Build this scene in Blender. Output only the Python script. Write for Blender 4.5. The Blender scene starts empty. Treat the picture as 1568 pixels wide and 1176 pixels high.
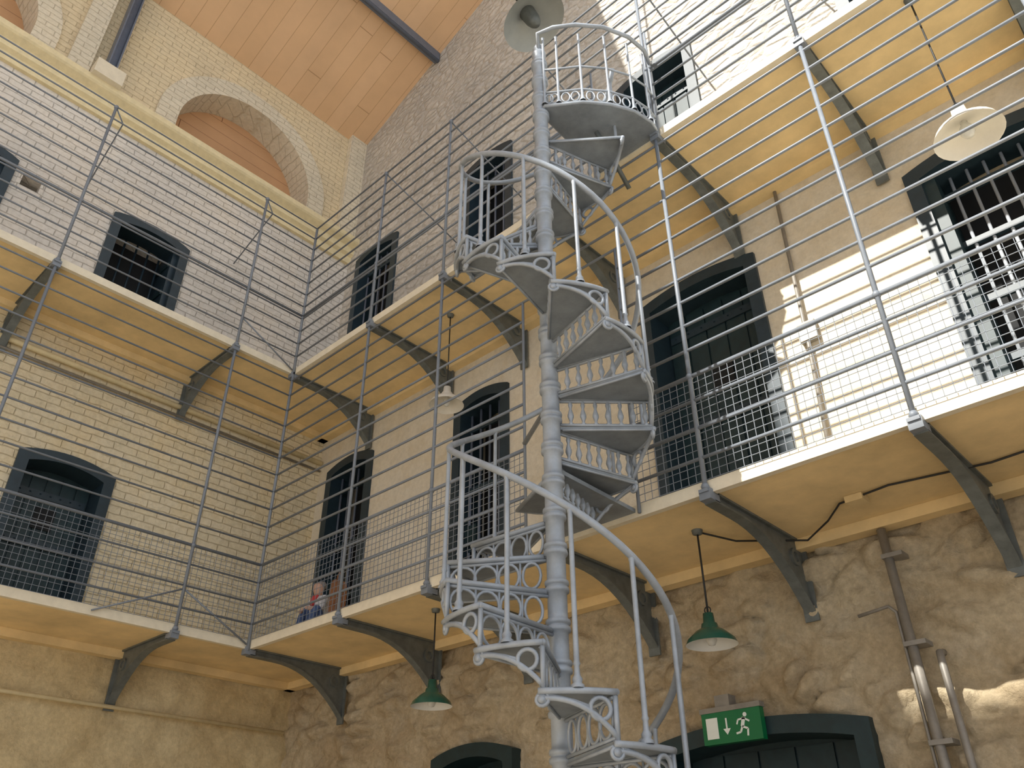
import bpy, math, random
from mathutils import Vector, Matrix, noise
random.seed(3)
sin,cos,pi=math.sin,math.cos,math.pi
ZO=1.65
scene=bpy.context.scene
try:
    scene.view_settings.view_transform='Standard'
    scene.view_settings.look='None'
except Exception: pass

# ---------------------------------------------------------------- materials
def new_mat(name):
    m=bpy.data.materials.new(name); m.use_nodes=True
    nt=m.node_tree; b=nt.nodes['Principled BSDF']
    return m,nt,b
def N(nt,t,**k):
    n=nt.nodes.new(t)
    for a,v in k.items(): setattr(n,a,v)
    return n
def wallvec(nt,sx=1,sz=1,distort=0.0,dscale=3.0):
    g=N(nt,'ShaderNodeNewGeometry'); s=N(nt,'ShaderNodeSeparateXYZ'); nt.links.new(g.outputs['Position'],s.inputs[0])
    a=N(nt,'ShaderNodeMath',operation='ADD'); nt.links.new(s.outputs[0],a.inputs[0]); nt.links.new(s.outputs[1],a.inputs[1])
    a2=N(nt,'ShaderNodeMath',operation='MULTIPLY'); nt.links.new(a.outputs[0],a2.inputs[0]); a2.inputs[1].default_value=sx
    a3=N(nt,'ShaderNodeMath',operation='MULTIPLY'); nt.links.new(s.outputs[2],a3.inputs[0]); a3.inputs[1].default_value=sz
    c=N(nt,'ShaderNodeCombineXYZ'); nt.links.new(a2.outputs[0],c.inputs[0]); nt.links.new(a3.outputs[0],c.inputs[1])
    out=c.outputs[0]
    if distort>0:
        n=N(nt,'ShaderNodeTexNoise'); n.inputs['Scale'].default_value=dscale; n.inputs['Detail'].default_value=3
        nt.links.new(g.outputs['Position'],n.inputs['Vector'])
        sb=N(nt,'ShaderNodeVectorMath',operation='SUBTRACT'); sb.inputs[1].default_value=(.5,.5,.5)
        nt.links.new(n.outputs['Color'],sb.inputs[0])
        sc=N(nt,'ShaderNodeVectorMath',operation='SCALE'); sc.inputs['Scale'].default_value=distort
        nt.links.new(sb.outputs[0],sc.inputs[0])
        ad=N(nt,'ShaderNodeVectorMath',operation='ADD'); nt.links.new(out,ad.inputs[0]); nt.links.new(sc.outputs[0],ad.inputs[1])
        out=ad.outputs[0]
    return out,g
def noise_ramp(nt,g,scale,c1,c2,p1=.35,p2=.65,detail=5,rough=.6):
    n=N(nt,'ShaderNodeTexNoise'); n.inputs['Scale'].default_value=scale; n.inputs['Detail'].default_value=detail; n.inputs['Roughness'].default_value=rough
    nt.links.new(g.outputs['Position'],n.inputs['Vector'])
    r=N(nt,'ShaderNodeValToRGB'); r.color_ramp.elements[0].position=p1; r.color_ramp.elements[1].position=p2
    r.color_ramp.elements[0].color=(*c1,1); r.color_ramp.elements[1].color=(*c2,1)
    nt.links.new(n.outputs[0],r.inputs[0])
    return r.outputs[0],n.outputs[0]
def mixc(nt,f,a,b,mode='MIX'):
    m=N(nt,'ShaderNodeMix',data_type='RGBA',blend_type=mode)
    if isinstance(f,float): m.inputs[0].default_value=f
    else: nt.links.new(f,m.inputs[0])
    for i,x in ((6,a),(7,b)):
        if isinstance(x,tuple): m.inputs[i].default_value=(*x,1)
        else: nt.links.new(x,m.inputs[i])
    return m.outputs[2]
def bump(nt,b,h,strength=.6,dist=.02):
    bp=N(nt,'ShaderNodeBump'); bp.inputs['Strength'].default_value=strength; bp.inputs['Distance'].default_value=dist
    nt.links.new(h,bp.inputs['Height']); nt.links.new(bp.outputs[0],b.inputs['Normal'])
def mathn(nt,op,a,b):
    m=N(nt,'ShaderNodeMath',operation=op)
    for i,x in enumerate((a,b)):
        if isinstance(x,(int,float)): m.inputs[i].default_value=x
        else: nt.links.new(x,m.inputs[i])
    return m.outputs[0]
def brick_mat(name,c1,c2,mortar,stain,bw=.23,bh=.078,bstr=.7,patch=.5,bdist=.012,nz=1.4,gap=.007):
    m,nt,b=new_mat(name)
    v,g=wallvec(nt,1,1,.035,6)
    br=N(nt,'ShaderNodeTexBrick'); nt.links.new(v,br.inputs['Vector'])
    br.inputs['Scale'].default_value=1; br.inputs['Brick Width'].default_value=bw; br.inputs['Row Height'].default_value=bh
    br.inputs['Mortar Size'].default_value=gap; br.inputs['Mortar Smooth'].default_value=1.0
    br.inputs['Color1'].default_value=(*c1,1); br.inputs['Color2'].default_value=(*c2,1); br.inputs['Mortar'].default_value=(*mortar,1)
    st,_=noise_ramp(nt,g,1.6,(0,0,0),(1,1,1),.45,.75,8,.65)
    col=mixc(nt,mathn(nt,'MULTIPLY',st,patch),br.outputs[0],stain)
    sp,_=noise_ramp(nt,g,22,(.84,.83,.81),(1.03,1.03,1.03),.25,.55,6,.7)
    col=mixc(nt,1.0,col,sp,'MULTIPLY')
    gr,_=noise_ramp(nt,g,.8,(.86,.85,.84),(1.05,1.04,1.03),.35,.62,9,.7)
    col=mixc(nt,1.0,col,gr,'MULTIPLY')
    nt.links.new(col,b.inputs['Base Color']); b.inputs['Roughness'].default_value=.85
    n=N(nt,'ShaderNodeTexNoise'); n.inputs['Scale'].default_value=14; n.inputs['Detail'].default_value=8; nt.links.new(g.outputs['Position'],n.inputs['Vector'])
    h=mathn(nt,'SUBTRACT',mathn(nt,'MULTIPLY',n.outputs[0],nz),br.outputs[1])
    bump(nt,b,h,bstr,bdist)
    return m
def stone_mat(name,cols,mortar,sx,sz,bstr=1.0,bdist=.04,dist=.35,joint=.13,pat=.7):
    m,nt,b=new_mat(name)
    v,g=wallvec(nt,sx,sz,dist,2.2)
    vo=N(nt,'ShaderNodeTexVoronoi',feature='F1'); vo.inputs['Scale'].default_value=1; nt.links.new(v,vo.inputs['Vector']); vo.inputs['Randomness'].default_value=.85
    ve=N(nt,'ShaderNodeTexVoronoi',feature='DISTANCE_TO_EDGE'); ve.inputs['Scale'].default_value=1; nt.links.new(v,ve.inputs['Vector']); ve.inputs['Randomness'].default_value=.85
    r=N(nt,'ShaderNodeValToRGB'); nt.links.new(vo.outputs['Color'],r.inputs[0])
    els=r.color_ramp.elements
    els[0].position=0.2; els[0].color=(*cols[0],1); els[1].position=.8; els[1].color=(*cols[-1],1)
    for i,c in enumerate(cols[1:-1]):
        e=els.new(.2+.6*(i+1)/(len(cols)-1)); e.color=(*c,1)
    er=N(nt,'ShaderNodeValToRGB'); nt.links.new(ve.outputs[0],er.inputs[0]); er.color_ramp.elements[0].position=.0; er.color_ramp.elements[1].position=joint
    col=mixc(nt,er.outputs[0],mortar,r.outputs[0])
    big,_=noise_ramp(nt,g,.9,(.8,.8,.8),(1.12,1.1,1.05),.3,.7,6,.6)
    col=mixc(nt,1.0,col,big,'MULTIPLY')
    sp,_=noise_ramp(nt,g,18,(.8,.78,.75),(1.1,1.08,1.05),.3,.7,8,.7)
    col=mixc(nt,1.0,col,sp,'MULTIPLY')
    nt.links.new(col,b.inputs['Base Color']); b.inputs['Roughness'].default_value=.92
    n=N(nt,'ShaderNodeTexNoise'); n.inputs['Scale'].default_value=7; n.inputs['Detail'].default_value=10; n.inputs['Roughness'].default_value=.65; nt.links.new(g.outputs['Position'],n.inputs['Vector'])
    h=mathn(nt,'ADD',mathn(nt,'MULTIPLY',n.outputs[0],1.3),mathn(nt,'MULTIPLY',er.outputs[0],pat))
    bump(nt,b,h,bstr,bdist)
    return m
def rubble_mat(name,c1,c2,c3,bdist=.03,spk=(.78,.76,.72),rs=9,cs=1.3):
    m,nt,b=new_mat(name); g=N(nt,'ShaderNodeNewGeometry')
    col,_=noise_ramp(nt,g,cs,c1,c2,.35,.65,7,.6)
    f,_=noise_ramp(nt,g,3.7,(0,0,0),(1,1,1),.5,.72,8,.7)
    col=mixc(nt,mathn(nt,'MULTIPLY',f,.6),col,c3)
    sp,_=noise_ramp(nt,g,25,spk,(1.08,1.07,1.05),.3,.7,8,.7)
    col=mixc(nt,1.0,col,sp,'MULTIPLY')
    nt.links.new(col,b.inputs['Base Color']); b.inputs['Roughness'].default_value=.93
    n=N(nt,'ShaderNodeTexNoise'); n.inputs['Scale'].default_value=rs; n.inputs['Detail'].default_value=12; n.inputs['Roughness'].default_value=.7; nt.links.new(g.outputs['Position'],n.inputs['Vector'])
    bump(nt,b,n.outputs[0],1.0,bdist)
    return m
def paint_mat(name,c,rough=.5,metal=0.0,var=.15,scale=12,bstr=.15):
    m,nt,b=new_mat(name); g=N(nt,'ShaderNodeNewGeometry')
    lo=tuple(x*(1-var) for x in c); hi=tuple(min(1,x*(1+var)) for x in c)
    col,h=noise_ramp(nt,g,scale,lo,hi,.3,.7,6,.65)
    nt.links.new(col,b.inputs['Base Color']); b.inputs['Roughness'].default_value=rough; b.inputs['Metallic'].default_value=metal
    bump(nt,b,h,bstr,.004)
    return m
def plank_mat(name,c1,c2,seam,width,axis,jl=3.6,sw=.03):
    m,nt,b=new_mat(name); g=N(nt,'ShaderNodeNewGeometry'); s=N(nt,'ShaderNodeSeparateXYZ'); nt.links.new(g.outputs['Position'],s.inputs[0])
    q=mathn(nt,'DIVIDE',s.outputs[axis],width); fr=mathn(nt,'FRACT',q,0); fl=mathn(nt,'FLOOR',q,0)
    wn=N(nt,'ShaderNodeTexWhiteNoise',noise_dimensions='1D'); nt.links.new(fl,wn.inputs['W'])
    col=mixc(nt,wn.outputs[0],c1,c2)
    e=mathn(nt,'LESS_THAN',fr,sw)
    other={1:0,0:1,2:1}[axis]
    q2=mathn(nt,'ADD',mathn(nt,'DIVIDE',s.outputs[other],jl),mathn(nt,'MULTIPLY',wn.outputs[0],7.0)); e2=mathn(nt,'LESS_THAN',mathn(nt,'FRACT',q2,0),.003)
    ee=mathn(nt,'MAXIMUM',e,e2)
    col=mixc(nt,ee,col,seam)
    nz,h=noise_ramp(nt,g,1.2,(.88,.87,.86),(1.06,1.05,1.04),.3,.7,6,.6)
    col=mixc(nt,1.0,col,nz,'MULTIPLY')
    nt.links.new(col,b.inputs['Base Color']); b.inputs['Roughness'].default_value=.6
    bump(nt,b,mathn(nt,'SUBTRACT',1.0,ee),.3,.004)
    return m

M={}
M['white_brick']=brick_mat('whitewashed_brick',(.81,.77,.71),(.77,.73,.67),(.71,.67,.61),(.68,.57,.42),patch=.45,bstr=.85)
M['ring_brick']=brick_mat('arch_ring_brick',(.80,.73,.58),(.76,.69,.54),(.70,.63,.48),(.66,.56,.38),patch=.3)
M['cream_brick']=brick_mat('cream_painted_brick',(.81,.69,.47),(.78,.66,.45),(.70,.59,.38),(.66,.52,.30),patch=.4)
M['yellow_brick']=brick_mat('lime_cream_brick',(.83,.73,.53),(.79,.69,.48),(.75,.64,.43),(.68,.50,.24),bh=.078,bw=.23,patch=.6,bstr=.8,nz=1.8)
M['b1']=rubble_mat('cream_limewash_plaster',(.70,.61,.46),(.79,.73,.62),(.66,.54,.36),.014,(.88,.87,.85),6,.7)
M['white_stone']=stone_mat('whitewashed_rubble',[(.68,.65,.61),(.74,.71,.67),(.71,.68,.63)],(.64,.61,.57),5.5,10,1.0,.035,.3,.2,.6)
M['ochre_stone']=rubble_mat('ochre_rubble',(.60,.47,.30),(.76,.65,.46),(.74,.68,.55),.045,(.70,.67,.62))
M['yellow_stone']=rubble_mat('limewashed_rubble',(.70,.55,.31),(.79,.66,.41),(.66,.54,.33),.024)
M['underside']=paint_mat('ochre_limewash_slab',(.81,.62,.33),.8,0,.20,1.8,.4)
M['edge']=paint_mat('cream_slab_edge',(.78,.70,.54),.7,0,.08)
M['rail']=paint_mat('grey_rail_paint',(.20,.225,.26),.5,.0,.1)
M['railw']=paint_mat('pale_rail_paint',(.40,.43,.46),.45,.1,.1)
M['iron']=paint_mat('dark_bracket_iron',(.14,.155,.15),.5,.15,.25)
M['silver']=paint_mat('grey_cast_iron_paint',(.36,.40,.45),.42,.15,.18,9,.3)
M['plate']=paint_mat('tread_plate_iron',(.24,.27,.30),.55,.1,.18,9,.3)
M['teal']=paint_mat('dark_teal_paint',(.010,.030,.036),.5,0,.25)
M['navy']=paint_mat('dark_frame_paint',(.018,.036,.05),.45,0,.2)
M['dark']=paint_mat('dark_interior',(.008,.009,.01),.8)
M['cornice']=paint_mat('cream_cornice_plaster',(.80,.68,.42),.75,0,.1)
M['wood']=plank_mat('peach_ceiling_boards',(.76,.50,.29),(.79,.53,.32),(.50,.30,.16),.22,1)
M['wood2']=plank_mat('orange_infill_boards',(.60,.34,.17),(.66,.38,.20),(.22,.10,.04),.2,2)
M['steel']=paint_mat('blue_grey_steel',(.16,.19,.25),.45,.3,.1)
M['floor']=stone_mat('limestone_flags',[(.62,.55,.45),(.68,.60,.50)],(.45,.4,.33),1.2,1.2,.3,.01,.05)
M['green']=paint_mat('green_enamel',(.02,.10,.07),.25)
M['whiteenamel']=paint_mat('white_enamel',(.85,.86,.84),.3,0,.03)
M['greyshade']=paint_mat('grey_enamel',(.36,.38,.37),.4,.1,.06)
M['paleshade']=paint_mat('pale_enamel',(.80,.77,.70),.35,.0,.04)
M['bulb']=paint_mat('glass_bulb',(.7,.7,.66),.1)
M['cable']=paint_mat('black_cable',(.02,.02,.02),.6)
M['pipe']=paint_mat('grey_conduit',(.27,.25,.22),.5,.2,.15)
M['signgreen']=paint_mat('exit_sign_green',(.0,.16,.05),.4,0,.03)
M['signwhite']=paint_mat('exit_sign_white',(.85,.9,.85),.4,0,.02)
M['skin']=paint_mat('skin',(.55,.34,.25),.5,0,.05)
M['hair']=paint_mat('grey_hair',(.22,.20,.19),.7)
M['shirt']=paint_mat('white_shirt',(.6,.6,.63),.8)
M['red']=paint_mat('red_cloth',(.5,.05,.05),.8)
M['blue']=paint_mat('blue_cloth',(.06,.10,.22),.8)
M['brown']=paint_mat('brown_leather',(.25,.11,.05),.6)

# ---------------------------------------------------------------- mesh builder
class MB:
    def __init__(s,T=None): s.v=[];s.f=[];s.m=[];s.sm=[];s.mats=[];s.T=T
    def mi(s,k):
        if k not in s.mats: s.mats.append(k)
        return s.mats.index(k)
    def add(s,vs,fs,k,smooth=False):
        o=len(s.v)
        for p in vs:
            p=tuple(p)
            if s.T: p=s.T(*p)
            s.v.append(p)
        i=s.mi(k)
        for f in fs: s.f.append([o+j for j in f]); s.m.append(i); s.sm.append(smooth)
    def box(s,a,b,k):
        x0,y0,z0=a;x1,y1,z1=b
        s.add([(x0,y0,z0),(x1,y0,z0),(x1,y1,z0),(x0,y1,z0),(x0,y0,z1),(x1,y0,z1),(x1,y1,z1),(x0,y1,z1)],
              [(0,3,2,1),(4,5,6,7),(0,1,5,4),(1,2,6,5),(2,3,7,6),(3,0,4,7)],k)
    def tube(s,pts,r,k,n=8,closed=False,rs=None,smooth=True,cap=True):
        P=[Vector(p) for p in pts]; m=len(P)
        vs=[];up=None
        for i in range(m):
            if closed: t=(P[(i+1)%m]-P[i-1])
            elif i==0: t=P[1]-P[0]
            elif i==m-1: t=P[-1]-P[-2]
            else: t=(P[i+1]-P[i]).normalized()+(P[i]-P[i-1]).normalized()
            t.normalize()
            if up is None:
                up=Vector((0,0,1)) if abs(t.z)<.9 else Vector((1,0,0))
            a=(up-t*up.dot(t)).normalized(); bb=t.cross(a); up=a
            rr=rs[i] if rs else r
            for j in range(n):
                w=2*pi*j/n+pi/n; vs.append(P[i]+a*cos(w)*rr+bb*sin(w)*rr)
        fs=[]
        for i in range(m if closed else m-1):
            i2=(i+1)%m
            for j in range(n):
                j2=(j+1)%n; fs.append((i*n+j,i*n+j2,i2*n+j2,i2*n+j))
        if cap and not closed:
            fs.append(tuple(range(n-1,-1,-1))); fs.append(tuple((m-1)*n+j for j in range(n)))
        s.add(vs,fs,k,smooth)
    def lathe(s,c,prof,k,n=20,smooth=True,axis=None):
        vs=[];fs=[]
        A=Matrix.Identity(3) if axis is None else Vector((0,0,1)).rotation_difference(Vector(axis)).to_matrix()
        for r,z in prof:
            for j in range(n):
                w=2*pi*j/n; vs.append(Vector(c)+A@Vector((r*cos(w),r*sin(w),z)))
        for i in range(len(prof)-1):
            for j in range(n):
                j2=(j+1)%n; fs.append((i*n+j,i*n+j2,(i+1)*n+j2,(i+1)*n+j))
        s.add(vs,fs,k,smooth)
    def prism(s,poly,h0,h1,k,f):
        n=len(poly); vs=[f(u,v,h0) for u,v in poly]+[f(u,v,h1) for u,v in poly]
        fs=[tuple(range(n-1,-1,-1)),tuple(range(n,2*n))]+[(i,(i+1)%n,n+(i+1)%n,n+i) for i in range(n)]
        s.add(vs,fs,k)
    def ringprism(s,o,i,h0,h1,k,f,closed=False):
        n=len(o); vs=[f(*p,h0) for p in o]+[f(*p,h0) for p in i]+[f(*p,h1) for p in o]+[f(*p,h1) for p in i]
        fs=[]
        for a in range(n if closed else n-1):
            b=(a+1)%n
            fs+=[(a,b,n+b,n+a),(2*n+a,3*n+a,3*n+b,2*n+b),(a,2*n+a,2*n+b,b),(n+a,n+b,3*n+b,3*n+a)]
        if not closed:
            fs+=[(0,n,3*n,2*n),(n-1,3*n-1,4*n-1,2*n-1)]
        s.add(vs,fs,k)
    def obj(s,name,parent=None,recalc=True):
        me=bpy.data.meshes.new(name)
        xs=[p[0] for p in s.v];ys=[p[1] for p in s.v];zs=[p[2] for p in s.v]
        c=Vector(((min(xs)+max(xs))/2,(min(ys)+max(ys))/2,min(zs)))
        me.from_pydata([(p[0]-c.x,p[1]-c.y,p[2]-c.z) for p in s.v],[],s.f)
        for k in s.mats: me.materials.append(M[k])
        for i,p in enumerate(me.polygons): p.material_index=s.m[i]; p.use_smooth=s.sm[i]
        if recalc:
            import bmesh
            bm=bmesh.new(); bm.from_mesh(me); bmesh.ops.recalc_face_normals(bm,faces=bm.faces); bm.to_mesh(me); bm.free()
        me.update()
        o=bpy.data.objects.new(name,me); scene.collection.objects.link(o)
        o.location=(c.x,c.y,c.z+ZO)
        if parent: o.parent=parent
        return o

# ---------------------------------------------------------------- key dimensions
YB=4.9; XA=-7.72; EB=3.82; EA=-6.77; Z1=1.96; Z2=4.86; ZF=-1.65; XR=3.6; YN=-3.0; YF=-12.5
TB=lambda u,d,z:(u,YB-d,z)
TA=lambda u,d,z:(XA+d,u,z)

def wall(mb,u0,u1,z0,z1,holes,k,depth=.5):
    us=sorted({u0,u1}|{h[0] for h in holes if h[0]>u0}|{h[1] for h in holes if h[1]<u1})
    zs=sorted({z0,z1}|{h[2] for h in holes if h[2]>z0}|{h[3] for h in holes if h[3]<z1})
    for a,b in zip(us,us[1:]):
        for c,d in zip(zs,zs[1:]):
            mu,mz=(a+b)/2,(c+d)/2
            if any(h[0]<mu<h[1] and h[2]<mz<h[3] for h in holes): continue
            mb.add([(a,0,c),(b,0,c),(b,0,d),(a,0,d)],[(0,1,2,3)],k)
    for h in holes:
        a,b,c,d=h[:4]
        mb.add([(a,0,c),(a,0,d),(a,-depth,d),(a,-depth,c)],[(0,1,2,3)],k)
        mb.add([(b,0,c),(b,0,d),(b,-depth,d),(b,-depth,c)],[(0,1,2,3)],k)
        mb.add([(a,0,d),(b,0,d),(b,-depth,d),(a,-depth,d)],[(0,1,2,3)],k)
    mb.add([(u0,-depth,z0),(u1,-depth,z0),(u1,-depth,z1),(u0,-depth,z1)],[(0,1,2,3)],k)
def rough_wall(mb,u0,u1,z0,z1,holes,k,cell,amp,samp,sw,sh,seed):
    nu=int((u1-u0)/cell);nz=int((z1-z0)/cell)
    idx={};vs=[];fs=[]
    def V(i,j):
        if (i,j) in idx: return idx[(i,j)]
        u=u0+(u1-u0)*i/nu; z=z0+(z1-z0)*j/nz
        w=noise.noise_vector(Vector((u*1.9+seed,z*1.9,seed)))*.55+noise.noise_vector(Vector((u*7+seed,z*7,seed)))*.12
        q=Vector((u/sw+w.x,z/sh+w.y,seed))
        ds,pts=noise.voronoi(Vector((q.x,q.y,0.0)))
        e=min(1.0,max(0.0,(ds[1]-ds[0])*3.2)); e=e*e*(3-2*e)
        lift=noise.cell(pts[0]*7.3)
        d=samp*(e*(.5+.8*lift)-.5)+amp*noise.fractal(Vector((u*2.6+seed,z*3.4,seed)),.8,2.2,6)
        if j in(0,nz): d*=.3
        idx[(i,j)]=len(vs); vs.append((u,d,z)); return idx[(i,j)]
    for i in range(nu):
        for j in range(nz):
            mu=u0+(u1-u0)*(i+.5)/nu; mz=z0+(z1-z0)*(j+.5)/nz
            if any(h[0]<mu<h[1] and h[2]<mz<h[3] for h in holes): continue
            fs.append((V(i,j),V(i+1,j),V(i+1,j+1),V(i,j+1)))
    mb.add(vs,fs,k,True)
    for h in holes:
        a,b,c,d=h[:4]
        mb.add([(a-.02,0,c),(a-.02,0,d),(a-.02,-.5,d),(a-.02,-.5,c)],[(0,1,2,3)],k)
        mb.add([(b+.02,0,c),(b+.02,0,d),(b+.02,-.5,d),(b+.02,-.5,c)],[(0,1,2,3)],k)
        mb.add([(a-.02,0,d+.02),(b+.02,0,d+.02),(b+.02,-.5,d+.02),(a-.02,-.5,d+.02)],[(0,1,2,3)],k)
    mb.add([(u0,-.5,z0),(u1,-.5,z0),(u1,-.5,z1),(u0,-.5,z1)],[(0,1,2,3)],k)

SB1=Z1+.06; SB2=Z2+.06
doorsB1=[(-7.52,-6.68,SB1,4.40,'bars'),(-5.36,-4.61,SB1,4.38,'bars'),(-3.05,-1.96,SB1,4.42,'leaf'),(-.80,.25,SB1,4.40,'cell'),(1.6,2.5,SB1,4.40,'bars')]
doorsB2=[(-7.48,-6.60,SB2,7.62,'bars'),(-5.33,-4.55,SB2,7.76,'bars'),(-3.05,-2.15,SB2,7.30,'leaf'),(-.82,.2,SB2,7.60,'bars')]
doorsA1=[(1.76,2.64,SB1,3.60,'leaf'),(-1.3,-.42,SB1,3.60,'leaf')]
doorsA2=[(1.86,2.75,SB2,6.57,'open'),(-.02,.86,SB2,6.57,'open')]
doorsB0=[(-5.45,-4.55,ZF,1.10,'leaf0'),(-3.30,-1.86,ZF,.97,'leaf0')]
def hole(d): return (d[0]+.05,d[1]-.05,d[2],d[3]-.09)

mb=MB(TB)
rough_wall(mb,XA-.3,XR,ZF,Z1,[hole(d) for d in doorsB0],'ochre_stone',.021,.045,.070,.30,.15,3.1)
wall(mb,XA,XR,Z1,Z2,[hole(d) for d in doorsB1],'b1')
wall(mb,XA,XR,Z2,12.6,[hole(d) for d in doorsB2],'white_stone')
mb.obj('wall_back',recalc=False)
mb=MB(TA)
rough_wall(mb,YN,YB+.3,ZF,Z1,[],'yellow_stone',.035,.032,.024,.55,.24,9.4)
wall(mb,YN,YB,Z1,Z2,[hole(d) for d in doorsA1],'yellow_brick')
vent=(.93,1.13,6.22,6.38)
wall(mb,YN,YB,Z2,8.0,[hole(d) for d in doorsA2]+[vent],'white_brick')
wall(mb,YF,YN,ZF,10.6,[],'yellow_brick')
arches=[3.13,-.50]; ZC=8.32; RI=.96; RO=1.22; RM=1.08; ZT=10.6
spans=[]
cur=YN
for c in sorted(arches):
    a,b=c-RM,c+RM
    spans.append((cur,a)); cur=b
    n=24
    for i in range(n):
        ua=a+(b-a)*i/n; ub=a+(b-a)*(i+1)/n
        za=ZC+math.sqrt(max(0,RM**2-(ua-c)**2)); zb=ZC+math.sqrt(max(0,RM**2-(ub-c)**2))
        mb.add([(ua,0,za),(ub,0,zb),(ub,0,ZT),(ua,0,ZT)],[(0,1,2,3)],'cream_brick')
spans.append((cur,YB))
for a,b in spans: mb.add([(a,0,8.0),(b,0,8.0),(b,0,ZT),(a,0,ZT)],[(0,1,2,3)],'cream_brick')
for c in arches:
    o=[(c-RO,8.0)]+[(c-RO*cos(pi*i/28),ZC+RO*sin(pi*i/28)) for i in range(29)]+[(c+RO,8.0)]
    q=[(c-RI,8.0)]+[(c-RI*cos(pi*i/28),ZC+RI*sin(pi*i/28)) for i in range(29)]+[(c+RI,8.0)]
    mb.ringprism(o,q,-.42,.045,'ring_brick',lambda u,v,h:(u,h,v))
    mb.add([(c-1.1,-.38,7.9),(c+1.1,-.38,7.9),(c+1.1,-.38,9.7),(c-1.1,-.38,9.7)],[(0,1,2,3)],'wood2')
mb.box((4.62,0,8.0),(4.9,.09,10.4),'ring_brick')
mb.box((.86,0,8.0),(1.10,.09,10.4),'ring_brick')
mb.obj('wall_left',recalc=False)

mb=MB(TA)
prof=[(0,7.62),(.05,7.62),(.06,7.72),(.11,7.75),(.12,7.84),(.20,7.88),(.22,7.90),(.22,7.97),(.0,8.0)]
mb.prism(prof,YN,YB,'cornice',lambda u,v,h:(h,u,v))
mb.obj('trim_1')
mb=MB(TA)
mb.tube([(YN,.04,4.50),(YB-.02,.04,4.50)],.028,'cornice',8); mb.tube([(YN,.03,4.40),(YB-.02,.03,4.40)],.014,'pipe',6)
mb.obj('trim_2')
mb=MB(TA)
mb.tube([(YN,.05,1.49),(YB-.05,.05,1.49)],.018,'cornice',8)
mb.obj('trim_3')
mb=MB(); mb.add([(-8.2,-14,ZF),(8,-14,ZF),(8,5.4,ZF),(-8.2,5.4,ZF)],[(0,1,2,3)],'floor')
mb.obj('floor',recalc=False)
mb=MB()
sl=.43
def cz(x): return 9.98+(x-XA)*sl
XE=-3.7
mb.prism([(XA-.5,cz(XA-.5)),(XE,cz(XE)),(XE,cz(XE)+.15),(XA-.5,cz(XA-.5)+.15)],YF,YB+.4,'wood',lambda u,v,h:(u,h,v))
# unseen opposite roof slope, added to block low sun from the ground-floor wall
mb.prism([(-7.0,11.09),(-12.5,8.75),(-12.5,8.9),(-7.0,11.24)],-3.7,7.0,'wood',lambda u,v,h:(h,u,v))
mb.obj('ceiling')
mb=MB(); x=-6.05
mb.prism([(x-.05,cz(x)-.14),(x+.05,cz(x)-.14),(x+.05,cz(x)+.03),(x-.05,cz(x)+.03)],YN,YB-.01,'steel',lambda u,v,h:(u,h,v))
mb.tube([(x+.02,YN,cz(x)-.15),(x+.02,YB-.01,cz(x)-.15)],.03,'steel',6)
mb.obj('ceiling_purlin')
mb=MB()
px,py=XA+.14,1.28
mb.box((XA,py-.17,7.96),(XA+.30,py+.15,8.18),'edge')
mb.box((XA,py-.13,7.92),(XA+.2,py+.11,7.96),'edge')
mb.box((px-.09,py-.055,8.18),(px+.09,py-.04,10.1),'steel'); mb.box((px-.09,py+.04,8.18),(px+.09,py+.055,10.1),'steel'); mb.box((px-.012,py-.04,8.18),(px+.012,py+.04,10.1),'steel')
mb.box((px-.13,py-.09,8.18),(px+.13,py+.09,8.21),'steel')
mb.obj('roof_strut')

# ---------------------------------------------------------------- gallery walkways
def walkway(zz):
    mb=MB()
    t=.06
    poly=[(XA,YN),(EA,YN),(EA,EB),(XR,EB),(XR,YB),(XA,YB)]
    mb.add([(x,y,zz) for x,y in poly],[(5,4,3,2,1,0)],'underside')
    mb.add([(x,y,zz+t) for x,y in poly],[(0,1,2,3,4,5)],'edge')
    mb.box((EA-.03,YN,zz-.012),(EA+.012,EB+.0,zz+t+.004),'edge')
    mb.box((EA-.03,EB-.012,zz-.012),(XR,EB+.03,zz+t+.004),'edge')
    mb.box((XA,YN,zz-.07),(XA+.10,YB,zz-.001),'underside')
    mb.box((XA,YB-.10,zz-.07),(XR,YB,zz-.001),'underside')
    return mb.obj('gallery_walkway',recalc=False)
walkway(Z1); walkway(Z2)

def bracket(px,py,zz,ax):
    mb=MB()
    L=(YB-EB) if ax=='y' else (EA-XA)
    L-=.02
    top=zz-.001
    lo=[]
    for i in range(13):
        q=i/12; s=.0+L*q
        dz=.055+.40*max(0,(q-.25)/.75)**2.2
        lo.append((s,top-dz))
    poly=[(0,top)]+lo+[(L,top)]
    if ax=='y': F=lambda s,z,h:(px+h,EB+.0+s,z)
    else: F=lambda s,z,h:(EA-s,py+h,z)
    mb.prism(poly,-.014,.014,'iron',F)
    o=[(s,z-.012) for s,z in lo]
    mb.ringprism(lo,o,-.035,.035,'iron',F)
    mb.prism([(0,top),(L,top),(L,top-.014),(0,top-.014)],-.035,.035,'iron',F)
    mb.prism([(L-.015,top),(L,top),(L,top-.5),(L-.015,top-.5)],-.045,.045,'iron',F)
    mb.prism([(-.05,top+.005),(.05,top+.005),(.05,top-.06),(-.05,top-.06)],-.035,.035,'rail',F)
    R0=.055; c=(L-.13,top-.13)
    o=[(c[0]+R0*cos(2*pi*i/16),c[1]+R0*sin(2*pi*i/16)) for i in range(16)]
    q=[(c[0]+R0*.6*cos(2*pi*i/16),c[1]+R0*.6*sin(2*pi*i/16)) for i in range(16)]
    mb.ringprism(o,q,-.028,.028,'iron',F,True)
    return mb.obj('gallery_bracket')
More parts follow.
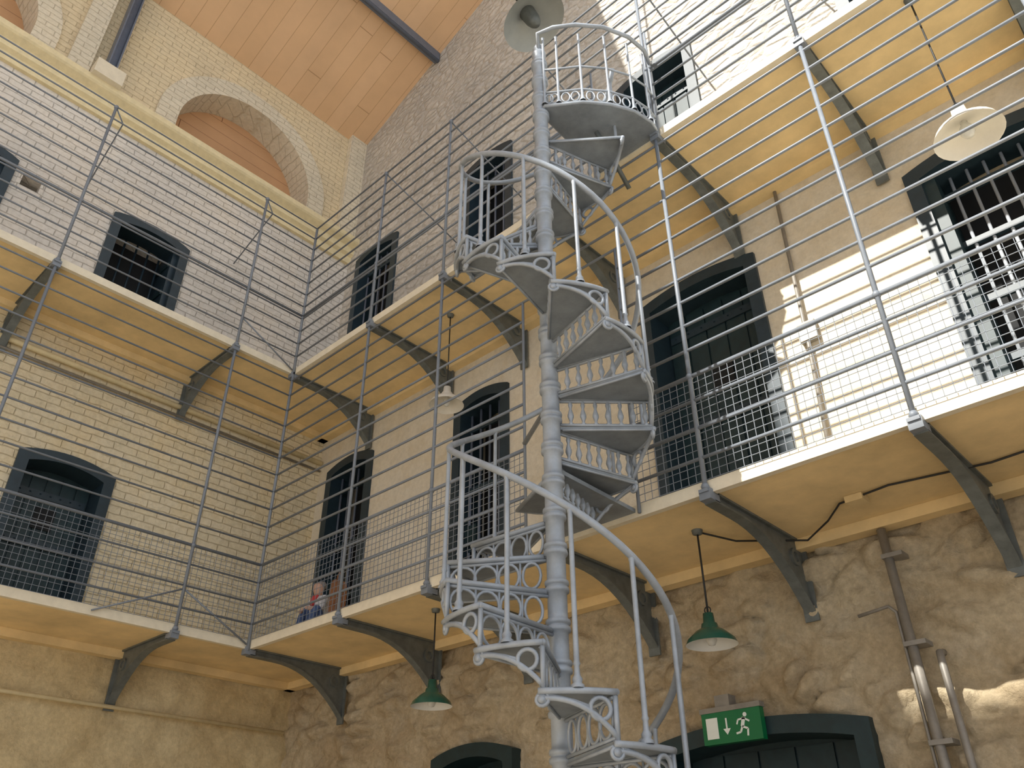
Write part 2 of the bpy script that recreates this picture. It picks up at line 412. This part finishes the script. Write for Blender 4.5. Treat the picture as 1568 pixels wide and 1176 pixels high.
BX=[-6.77,-5.44,-4.39,-3.22,-2.07,-.92,.22,1.35]
AY=[3.10,1.32,-.45,-2.2]
for zz in (Z1,Z2):
    for x in BX: bracket(x,0,zz,'y')
    for y in AY: bracket(0,y,zz,'x')

RY=EB-.03; RX=EA+.03
def railing(side,zz,u0,u1,posts,H,barz,thick,mesh,gap=None,k='rail'):
    mb=MB()
    br=.0105 if side=='B' else .0085
    P=(lambda u,z:(u,RY,z)) if side=='B' else (lambda u,z:(RX,u,z))
    for u in posts:
        mb.tube([P(u,zz-.03),P(u,zz+H)],.0145,k,8)
        for zk in (0.02,thick,H):
            c=P(u,zz+zk); mb.lathe((c[0],c[1],c[2]-.022),[(.0,0),(.018,.004),(.026,.022),(.018,.04),(0,.044)],k,8)
        c=P(u,zz); mb.box((c[0]-.03,c[1]-.03,zz-.02),(c[0]+.03,c[1]+.03,zz+.0),k)
    def seg(z,r):
        segs=[(u0,u1)]
        if gap and z-zz<gap[2]: segs=[(u0,gap[0]),(gap[1],u1)]
        for a,b in segs: mb.tube([P(a,z),P(b,z)],r,k,6)
    for z in barz: seg(zz+z,br)
    seg(zz+thick,.014)
    if gap:
        for g in gap[:2]: mb.tube([P(g,zz),P(g,zz+gap[2])],.011,k,6)
    if mesh:
        segs=[(u0,u1)]
        if gap: segs=[(u0,gap[0]),(gap[1],u1)]
        w=.0022
        for a,b in segs:
            n=int((b-a)/.05)
            for i in range(n+1):
                u=a+(b-a)*i/n
                mb.tube([P(u,zz+.06),P(u,zz+thick)],w,k,4,cap=False)
            for j in range(15):
                z=zz+.06+(thick-.06)*j/14
                mb.tube([P(a,z),P(b,z)],w,k,4,cap=False)
    return mb
bars1=[.2,.39,.58]+[.94+.185*i for i in range(11)]
bars2=[.2+.17*i for i in range(12)]
mb=railing('B',Z1,RX,XR,[x for x in BX if x!=-3.22 and x>-6.7],2.9,bars1,.75,True,(-3.42,-2.52,2.05)); mb.obj('gallery_railing')
mb=railing('A',Z1,YN,RY,AY,2.9,bars1,.75,True)
mb.tube([(RX,3.10,Z1+.36),(RX,RY-.02,Z1+.02)],.008,'rail',6); mb.tube([(RX,3.10,Z1+.36),(RX,2.4,Z1+.02)],.008,'rail',6)
mb.tube([(RX,RY,Z1-.03),(RX,RY,Z1+2.9)],.015,'rail',8)
mb.obj('gallery_railing')
mb=railing('B',Z2,RX,XR,[x for x in BX if x>-6.7],2.06,bars2,.75,False,(-2.60,-2.04,1.2))
for x in BX[1:]: mb.tube([(x,RY,Z2+2.06),(x,YB,Z2+1.75)],.008,'rail',6)
mb.obj('gallery_railing')
mb=railing('A',Z2,YN,RY,AY,2.06,bars2,.75,False)
for y in AY: mb.tube([(RX,y,Z2+2.06),(RX-.05,y+.12,Z2+1.95),(XA,y+.2,Z2+1.8)],.008,'rail',6)
mb.tube([(RX,3.10,Z2+.36),(RX,RY-.02,Z2+.02)],.008,'rail',6)
mb.tube([(RX,RY,Z2-.03),(RX,RY,Z2+2.06)],.015,'rail',8)
mb.obj('gallery_railing')

# ---------------------------------------------------------------- cell doors
def arch_pts(u0,u1,z0,zt,rise,n=14):
    w=u1-u0; r=(w*w/4+rise*rise)/(2*rise); c=(u0+u1)/2
    pts=[(u0,z0)]
    for i in range(n+1):
        u=u0+w*i/n; pts.append((u,zt-r+math.sqrt(max(0,r*r-(u-c)**2))))
    pts.append((u1,z0)); return pts
def cell_door(T,d,name='cell_door'):
    u0,u1,z0,zt,kind=d
    mb=MB(T); f=lambda u,v,h:(u,h,v)
    fw=.10
    rise=.08
    mb.ringprism(arch_pts(u0,u1,z0,zt,rise),arch_pts(u0+fw,u1-fw,z0,zt-fw,rise*.8),-.30,.03 if kind!='leaf0' else .05,'navy' if kind!='leaf0' else 'teal',f)
    a,b,t=u0+fw,u1-fw,zt-fw
    if kind=='bars':
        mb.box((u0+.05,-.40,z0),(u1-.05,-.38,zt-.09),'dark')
        n=max(4,int((b-a)/.13))
        for i in range(n+1):
            u=a+.02+(b-a-.04)*i/n; mb.tube([(u,-.12,z0),(u,-.12,t-.02)],.014,'steel',6)
        for z in (z0+.15,z0+.75,z0+1.35,t-.25): mb.box((a,-.135,z),(b,-.105,z+.05),'navy')
        mb.box((a,-.11,z0+.8),(a+.14,-.08,z0+1.0),'teal')
    elif kind=='cell':
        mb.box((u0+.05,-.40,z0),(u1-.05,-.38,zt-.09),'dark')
        for i in range(8):
            u=a+.04+(b-a-.08)*i/7; mb.tube([(u,-.16,z0),(u,-.16,t-.02)],.012,'railw',6)
        for z in (z0+.02,z0+.75,z0+1.2,z0+1.65,t-.2): mb.box((a,-.18,z),(b,-.145,z+.045),'navy')
        mb.box((a,-.30,z0),(a+.08,-.02,t-.05),'teal')
    elif kind in('leaf','leaf0'):
        mb.box((u0+.05,-.32,z0),(u1-.05,-.26,zt-.09),'teal')
        n=5
        for i in range(n):
            x0=a+(b-a)*i/n+.008; x1=a+(b-a)*(i+1)/n-.008
            mb.box((x0,-.262,z0+.02),(x1,-.245,t-.04),'teal')
        for z in (z0+.2,(z0+t)/2,t-.28):
            mb.box((a+.02,-.246,z),(b-.02,-.23,z+.07),'navy')
            for i in range(7): 
                u=a+.07+(b-a-.14)*i/6; mb.lathe((u,-.235,z+.035),[(.013,0),(.01,.01),(0,.014)],'navy',6)
        mb.box(((a+b)/2-.09,-.248,z0+(t-z0)*.62),((a+b)/2+.09,-.235,z0+(t-z0)*.62+.2),'dark')
    else:
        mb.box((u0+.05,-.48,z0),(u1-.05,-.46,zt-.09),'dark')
        mb.box((b-.05,-.46,z0),(b,-.05,t-.03),'navy')
        for z in (z0+.3,z0+.9,z0+1.3): mb.box((b-.065,-.42,z),(b-.04,-.08,z+.06),'teal')
        for i in range(5):
            u=a+.05+(b-a-.15)*i/4; mb.tube([(u,-.3,z0),(u,-.3,t)],.012,'navy',6)
    return mb.obj(name)
i=1
for T,L in ((TB,doorsB1),(TB,doorsB2),(TA,doorsA1),(TA,doorsA2),(TB,doorsB0)):
    for d in L: cell_door(T,d,'door_%d'%i); i+=1

mb=MB(TA); mb.ringprism([(.90,6.19),(1.16,6.19),(1.16,6.41),(.90,6.41)],[(.94,6.23),(1.12,6.23),(1.12,6.37),(.94,6.37)],-.1,.012,'white_brick',lambda u,v,h:(u,h,v),True)
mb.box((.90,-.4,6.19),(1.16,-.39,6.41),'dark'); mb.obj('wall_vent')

# ---------------------------------------------------------------- spiral staircase
XC,YC=-2.56,3.06; R=.56; H=.78; h=2.9/15; D1=.52; D2=.53
mb=MB()
S='silver'
def cyl(r,a,z): return (XC+r*cos(a),YC+r*sin(a),z)
zc0=ZF; prof=[(.0,ZF),(.14,ZF),(.14,ZF+.05),(.09,ZF+.09),(.05,ZF+.14)]
z=.55-11*h+.02
while z<5.45:
    prof+=[(.049,z-.135),(.049,z-.034),(.060,z-.028),(.062,z-.018),(.060,z-.006),(.053,z-.002),(.053,z+.004),(.060,z+.008),(.062,z+.018),(.060,z+.028),(.049,z+.034)]
    z+=h
prof+=[(.046,5.5),(.055,5.52),(.055,5.54),(.03,5.56),(.045,5.6),(.03,5.64),(.0,5.65)]
mb.lathe((XC,YC,0),prof,S,24)
def tread(th,z,D,style,post=True):
    w=D/2*1.08; n=8
    a0,a1=th+w,th-w
    angs=[a0+(a1-a0)*i/n for i in range(n+1)]
    ri=.05
    poly=[(ri*cos(a),ri*sin(a)) for a in (a0,th,a1)][::-1]
    outer=[(R*cos(a),R*sin(a)) for a in angs]
    pl=outer+poly
    mb.prism(pl,z-.018,z,'plate',lambda u,v,hh:(XC+u,YC+v,hh))
    mb.tube([cyl(.06,a0,z-.010),cyl(R+.012,a0,z-.010)],.0135,S,8)
    mb.tube([cyl(R+.008,a,z-.010) for a in angs],.0135,S,8)
    mb.tube([cyl(.06,a1,z-.02),cyl(R,a1,z-.02)],.008,S,6)
    ar=a0-.02
    zb=z-h
    mb.tube([cyl(.05,ar,z-.03),cyl(R,ar,z-.03)],.009,S,6)
    mb.tube([cyl(.05,ar,zb+.012),cyl(R,ar,zb+.012)],.009,S,6)
    e=Vector((cos(ar),sin(ar),0))
    if style=='ring':
        nr=4
        for i in range(nr):
            cr=.125+i*.118
            c=Vector(cyl(cr,ar,(z-.03+zb+.012)/2)); rr=.034+.005*i
            mb.tube([c+e*rr*1.35*cos(2*pi*j/16)+Vector((0,0,(h-.06)/2))*sin(2*pi*j/16) for j in range(16)],.008,S,6,closed=True)
            if i: 
                mb.tube([cyl(cr-.059,ar,zb+.012),cyl(cr-.059,ar,z-.03)],.006,S,6)
    else:
        for i in range(7):
            cr=.11+i*.07
            c=cyl(cr,ar,zb+.012); hh=h-.045
            mb.lathe(c,[(.010,0),(.014,.01),(.007,.02),(.018,hh*.35),(.017,hh*.45),(.007,hh*.7),(.013,hh*.85),(.009,hh)],S,8)
    Ld=R*(a0-a1)
    def B(s_,d_,rr=R): return cyl(rr,a0-s_/R,z-d_)
    mb.tube([B(0.004,0),B(0.004,h)],.012,S,6)
    cur=[]
    for i in range(11):
        q=i/10; s_=Ld*.98*(1-q)+.0*q
        d_=.035+(h-.045)*q**2.4
        cur.append(B(s_,d_))
    mb.tube(cur,.012,S,6)
    c=(.068,.075)
    mb.tube([B(c[0]+.042*cos(2*pi*j/18),c[1]+.042*sin(2*pi*j/18)) for j in range(18)],.010,S,6,closed=True)
    mb.tube([B(.11,.07),B(.17,.05),B(Ld*.9,.02)],.008,S,6)
    pts=[]
    for j in range(22):
        q=j/21; aa=-pi/2+q*3.3*pi; rr=.032*(1-q*.75)
        pts.append(B(Ld-.012+rr*cos(aa)*-1+.0,.04-rr*sin(aa)*-1))
    mb.tube(pts,.009,S,6)
    mb.lathe(Vector(B(Ld-.012,.04))-Vector((cos(a1),sin(a1),0))*.012,[(0.0,-.0),(.016,0),(.016,.024),(0,.024)],S,10,axis=(cos(a1),sin(a1),0))
    if post:
        c=Vector(cyl(R-.0,th,z))
        mb.lathe(c,[(.028,0),(.028,.012),(.018,.02),(.022,.035),(.013,.05),(.011,.085),(.016,.095),(.012,.105),(.0115,.2),(.0115,H-.03),(.014,H-.02),(.014,H)],S,10)
for k in range(-11,7): tread(-.23-k*D1,.55+k*h,D1,'ring')
for k in range(-2,12): tread(.51-k*D2,2.45+k*h,D2,'baluster')
def rail_h(t0,z0,D,ka,kb):
    pts=[]
    n=int((kb-ka)*5)
    for i in range(n+1):
        k=ka+(kb-ka)*i/n; pts.append(cyl(R,t0-k*D,z0+k*h+H))
    return pts
p=rail_h(-.23,.55,D1,-11,7.2)
mb.tube(p+[(-3.42,RY,Z1+.80)],.018,S,10)
p=rail_h(.51,2.45,D2,-2.2,11.3)
mb.tube([(-2.52,RY,Z1+.82)]+p,.018,S,10)
l1=[(XC+.02,YC+.0)]+[(XC+R*cos(a),YC+R*sin(a)) for a in (2.67,2.45,2.3)]+[(-3.3,EB+.01),(-2.56,EB+.01)]
mb.prism(l1,Z1+.02,Z1+.045,'plate',lambda u,v,hh:(u,v,hh))
mb.tube([(*q,Z1+.03) for q in l1],.014,S,6)
arc=[(-2.50,3.04),(-2.42,3.10),(-2.28,3.20),(-2.15,3.35),(-2.06,3.52),(-2.03,3.68),(-2.05,EB+.01)]
l2=[(XC,YC)]+arc+[(-2.60,EB+.01)]
mb.prism(l2,Z2+.0,Z2+.03,'plate',lambda u,v,hh:(u,v,hh))
mb.tube([(*q,Z2+.015) for q in l2],.016,S,6,closed=True)
HR=.80
mb.tube([(XC,YC,Z2+.70)]+[(x_,y_,Z2+HR) for x_,y_ in [(-2.50,2.98),(-2.38,3.02),(-2.24,3.12),(-2.10,3.28),(-2.01,3.48),(-1.99,3.66),(-2.03,RY)]],.016,S,10)
mb.tube([(x_,y_,Z2+.42) for x_,y_ in arc],.009,S,6)
mb.tube([(x_,y_,Z2+.16) for x_,y_ in arc],.009,S,6)
for x_,y_ in arc:
    mb.lathe((x_,y_,Z2+.03),[(.024,0),(.024,.012),(.014,.03),(.010,.06),(.0095,HR-.04),(.014,HR-.03)],S,8)
for i in range(len(arc)-1):
    for q in (.3,.7):
        x_=arc[i][0]*(1-q)+arc[i+1][0]*q; y_=arc[i][1]*(1-q)+arc[i+1][1]*q
        mb.tube([Vector((x_,y_,Z2+.09))+Vector((arc[i+1][0]-arc[i][0],arc[i+1][1]-arc[i][1],0)).normalized()*.03*cos(2*pi*j/12)+Vector((0,0,.05*sin(2*pi*j/12))) for j in range(12)],.006,S,5,closed=True)
mb.tube([(-2.35,3.8,Z2-.35),(-2.33,3.6,Z2-.22),(-2.36,3.45,Z2-.02)],.018,'iron',6)
mb.obj('spiral_staircase')

# ---------------------------------------------------------------- lamps
def pendant(x,y,z,top,r,out='green',name='pendant_lamp',inn='whiteenamel',flat=1.0):
    mb=MB()
    s=r/.145
    prof=[(.0,.175),(.03,.175),(.034,.12),(.045,.115),(.05,.09),(.085,.07),(.135,.025),(.145,.0),(.148,-.004),(.142,0.0),(.130,.02),(.08,.062),(.04,.08),(0,.085)]
    outer=[(a*s,b*s) for a,b in prof[:9]]; inner=[(a*s,b*s*flat) for a,b in prof[8:]]
    mb.lathe((x,y,z),outer,out,28); mb.lathe((x,y,z),inner,inn,28)
    mb.lathe((x,y,z),[(0,-.012*s),(.02*s,-.005*s),(.032*s,.02*s),(.028*s,.045*s),(.015*s,.07*s),(.015*s,.085*s)],'bulb',14)
    mb.tube([(x,y,z+.17*s),(x,y,top-.02)],.006,'cable',6)
    mb.lathe((x,y,top-.03),[(0,0),(.03,.005),(.035,.03)],'iron',12)
    mb.tube([(x+.02*cos(t),y,z+.195*s+.02*sin(t)) for t in [2*pi*j/10 for j in range(10)]],.004,'cable',5,closed=True)
    return mb.obj(name)
pendant(-2.42,4.25,1.27,Z1,.145)
pendant(-4.74,4.2,1.25,Z1,.15)
pendant(-4.78,4.25,3.84,Z2,.155,'paleshade',inn='paleshade')
pendant(-.27,4.0,3.60,Z2,.18,'paleshade',inn='paleshade')
def azpt(az,dist,z):
    w=math.radians(43.05-az); return (-dist*sin(w),dist*cos(w),z)
mb=MB(); c=Vector(azpt(2.7,4.25,6.36))
rv=Vector((.73,.68,0))
ax=(Vector((0,0,1))-rv*.45).normalized()
q=1.18
sc=lambda P:[(a*q,b*q) for a,b in P]
mb.lathe(c,sc([(.0,.20),(.05,.20),(.06,.16),(.17,.06),(.235,0),(.24,-.006)]),'greyshade',32,axis=ax)
mb.lathe(c,sc([(.24,-.006),(.23,.004),(.165,.05),(.06,.11),(0,.12)]),'greyshade',32,axis=ax)
mb.lathe(c,sc([(0,-.05),(.03,-.045),(.045,-.02),(.055,.02),(.06,.11)]),'iron',16,axis=ax)
mb.tube([c+ax*.20,c+ax*.4,c+ax*.4+Vector((0,0,6.0))],.014,'cable',8)
mb.obj('hall_pendant_lamp')

# ---------------------------------------------------------------- exit sign
mb=MB(TB); f=lambda u,v,hh:(u,hh,v)
a,b,c_,d_=-2.87,-2.47,.84,1.02
mb.box((a,.06,c_),(b,.11,d_),'signgreen')
mb.box((a-.008,.055,d_),(b+.008,.115,d_+.03),'pipe'); mb.box((a+.1,.0,d_+.03),(a+.2,.1,d_+.10),'pipe')
mb.box((a+.03,.111,c_+.03),(a+.11,.114,d_-.03),'signwhite')
mb.prism([(a+.165,c_+.14),(a+.175,c_+.14),(a+.175,c_+.08),(a+.195,c_+.08),(a+.17,c_+.045),(a+.145,c_+.08),(a+.165,c_+.08)],.111,.114,'signwhite',f)
def bar(p,q,w): 
    p=Vector(p);q=Vector(q);n=(q-p).normalized(); n=Vector((-n.y,n.x))*w/2
    mb.prism([tuple(p+n),tuple(q+n),tuple(q-n),tuple(p-n)],.111,.114,'signwhite',f)
ox=a+.28; oz=c_+.02
mb.prism([(ox+.02+.013*cos(t),oz+.125+.013*sin(t)) for t in [2*pi*j/10 for j in range(10)]],.111,.114,'signwhite',f)
bar((ox+.01,oz+.11),(ox-.005,oz+.06),.022); bar((ox-.005,oz+.06),(ox+.03,oz+.045),.012); bar((ox+.03,oz+.045),(ox+.025,oz+.005),.011)
bar((ox-.005,oz+.06),(ox-.02,oz+.03),.012); bar((ox-.02,oz+.03),(ox-.05,oz+.025),.011)
bar((ox+.01,oz+.105),(ox+.045,oz+.085),.010); bar((ox+.01,oz+.105),(ox-.03,oz+.10),.010); bar((ox-.03,oz+.10),(ox-.04,oz+.075),.009)
mb.obj('exit_sign')

mb=MB(TB)
mb.tube([(-1.53,.08,Z1-.08),(-1.49,.08,ZF)],.026,'pipe',10)
for z in (1.7,1.2,.7,.2,-.3,-.9): mb.box((-1.56,.0,z),(-1.44,.11,z+.025),'pipe')
mb.tube([(-1.78,.07,1.42),(-1.60,.07,1.44),(-1.565,.07,1.40),(-1.55,.07,ZF)],.010,'pipe',8)
mb.tube([(-1.40,.0,1.16),(-1.40,.06,1.15),(-1.395,.08,1.10),(-1.36,.08,ZF)],.020,'pipe',10)
mb.obj('conduit_pipe')
mb=MB()
mb.tube([(-2.42,4.25,Z1-.01),(-2.3,4.5,Z1-.03),(-1.95,4.75,Z1-.05),(-1.75,4.62,Z1-.02),(-1.6,4.45,Z1-.012),(-1.3,4.4,Z1-.012),(-.8,4.5,Z1-.012),(-.3,4.45,Z1-.012),(1.5,4.45,Z1-.012)],.006,'cable',6)
mb.box((-1.55,4.40,Z1-.04),(-1.45,4.50,Z1-.002),'underside')
mb.obj('surface_cable')
mb=MB(TB)
mb.tube([(-1.75,.04,Z1+.06),(-1.70,.04,3.3),(-1.68,.04,4.8)],.014,'pipe',8); mb.box((-1.75,.0,3.35),(-1.62,.06,3.5),'pipe')
mb.obj('conduit_pipe')

# ---------------------------------------------------------------- small visitor seated on the lower walkway
def skinfig(name,verts,edges,radii,matk,parent):
    me=bpy.data.meshes.new(name); me.from_pydata(verts,edges,[])
    o=bpy.data.objects.new(name,me); scene.collection.objects.link(o); me.materials.append(M[matk])
    sk=o.modifiers.new('skin','SKIN')
    for v,r in zip(me.skin_vertices[0].data,radii): v.radius=(r,r)
    me.skin_vertices[0].data[0].use_root=True
    sk.use_smooth_shade=True
    ss=o.modifiers.new('sub','SUBSURF'); ss.levels=2; ss.render_levels=2
    o.parent=parent; return o
vis=bpy.data.objects.new('visitor',None); scene.collection.objects.link(vis); vis.location=(-6.22,4.12,SB1+ZO)
vis.scale=(.68,.68,.68)
skinfig('torso',[(0,0,.13),(0,0,.28),(0,-.02,.42),(0,-.02,.50),(-.15,-.02,.46),(.15,-.02,.46),(-.2,-.1,.3),(.2,-.1,.3)],[(0,1),(1,2),(2,3),(2,4),(2,5),(4,6),(5,7)],[.12,.11,.12,.05,.055,.055,.045,.045],'shirt',vis)
skinfig('legs',[(0,0,.12),(-.09,0,.12),(.09,0,.12),(-.13,-.12,.36),(.16,-.14,.34),(-.12,-.2,.05),(.14,-.2,.05)],[(0,1),(0,2),(1,3),(2,4),(3,5),(4,6)],[.12,.09,.09,.06,.06,.045,.045],'blue',vis)
skinfig('forearms',[(-.2,-.1,.3),(-.1,-.2,.3),(-.02,-.22,.31)],[(0,1),(1,2)],[.035,.028,.022],'skin',vis)
skinfig('forearm_right',[(.2,-.1,.3),(.1,-.2,.3),(.03,-.22,.32)],[(0,1),(1,2)],[.035,.028,.022],'skin',vis)
skinfig('scarf',[(-.07,-.05,.5),(0,-.09,.47),(.07,-.05,.5),(.02,-.12,.36)],[(0,1),(1,2),(1,3)],[.03,.035,.03,.04],'red',vis)
skinfig('head',[(0,-.02,.50),(0,-.03,.57),(0,-.035,.64),(0,-.03,.69)],[(0,1),(1,2),(2,3)],[.045,.07,.082,.06],'skin',vis)
skinfig('hair',[(0,.01,.60),(0,.0,.67),(0,-.02,.72)],[(0,1),(1,2)],[.075,.085,.06],'hair',vis)
mb=MB(); mb.prism([(-5.97,SB1),(-5.88,SB1),(-5.87,SB1+.34),(-5.90,SB1+.42),(-5.95,SB1+.42),(-5.98,SB1+.34)],4.05,4.16,'brown',lambda u,v,hh:(u,hh,v))
mb.tube([(-5.95,4.1,SB1+.41),(-5.95,4.1,SB1+.47),(-5.925,4.1,SB1+.5),(-5.90,4.1,SB1+.47),(-5.90,4.1,SB1+.41)],.008,'brown',6)
mb.box((-5.97,4.045,SB1+.2),(-5.88,4.05,SB1+.23),'brown')
mb.obj('shoulder_bag')

# ---------------------------------------------------------------- light
w=bpy.data.worlds.new('sky'); scene.world=w; w.use_nodes=True
bg=w.node_tree.nodes['Background']; bg.inputs[0].default_value=(.88,.93,1,1); bg.inputs[1].default_value=.98
L=bpy.data.lights.new('sun','SUN'); L.energy=8.5; L.angle=math.radians(.6); L.color=(1,.96,.88)
lo=bpy.data.objects.new('sun',L); scene.collection.objects.link(lo)
lo.rotation_euler=Vector((.12,.75,-.65)).to_track_quat('-Z','Y').to_euler(); lo.location=(0,-8,14)

# ---------------------------------------------------------------- camera
p_,roll,yaw=.5676,-.0047,.7513
F=Vector((-sin(yaw)*cos(p_),cos(yaw)*cos(p_),sin(p_))); R0=Vector((cos(yaw),sin(yaw),0)); U0=R0.cross(F)
Rr=cos(roll)*R0+sin(roll)*U0; U=-sin(roll)*R0+cos(roll)*U0
cam=bpy.data.cameras.new('camera'); co=bpy.data.objects.new('camera',cam); scene.collection.objects.link(co)
cam.sensor_width=36; cam.lens=36*1261.87/1568; cam.clip_start=.05
mt=Matrix((Rr,U,-F)).transposed().to_4x4(); mt.translation=Vector((0,0,ZO)); co.matrix_world=mt
scene.camera=co
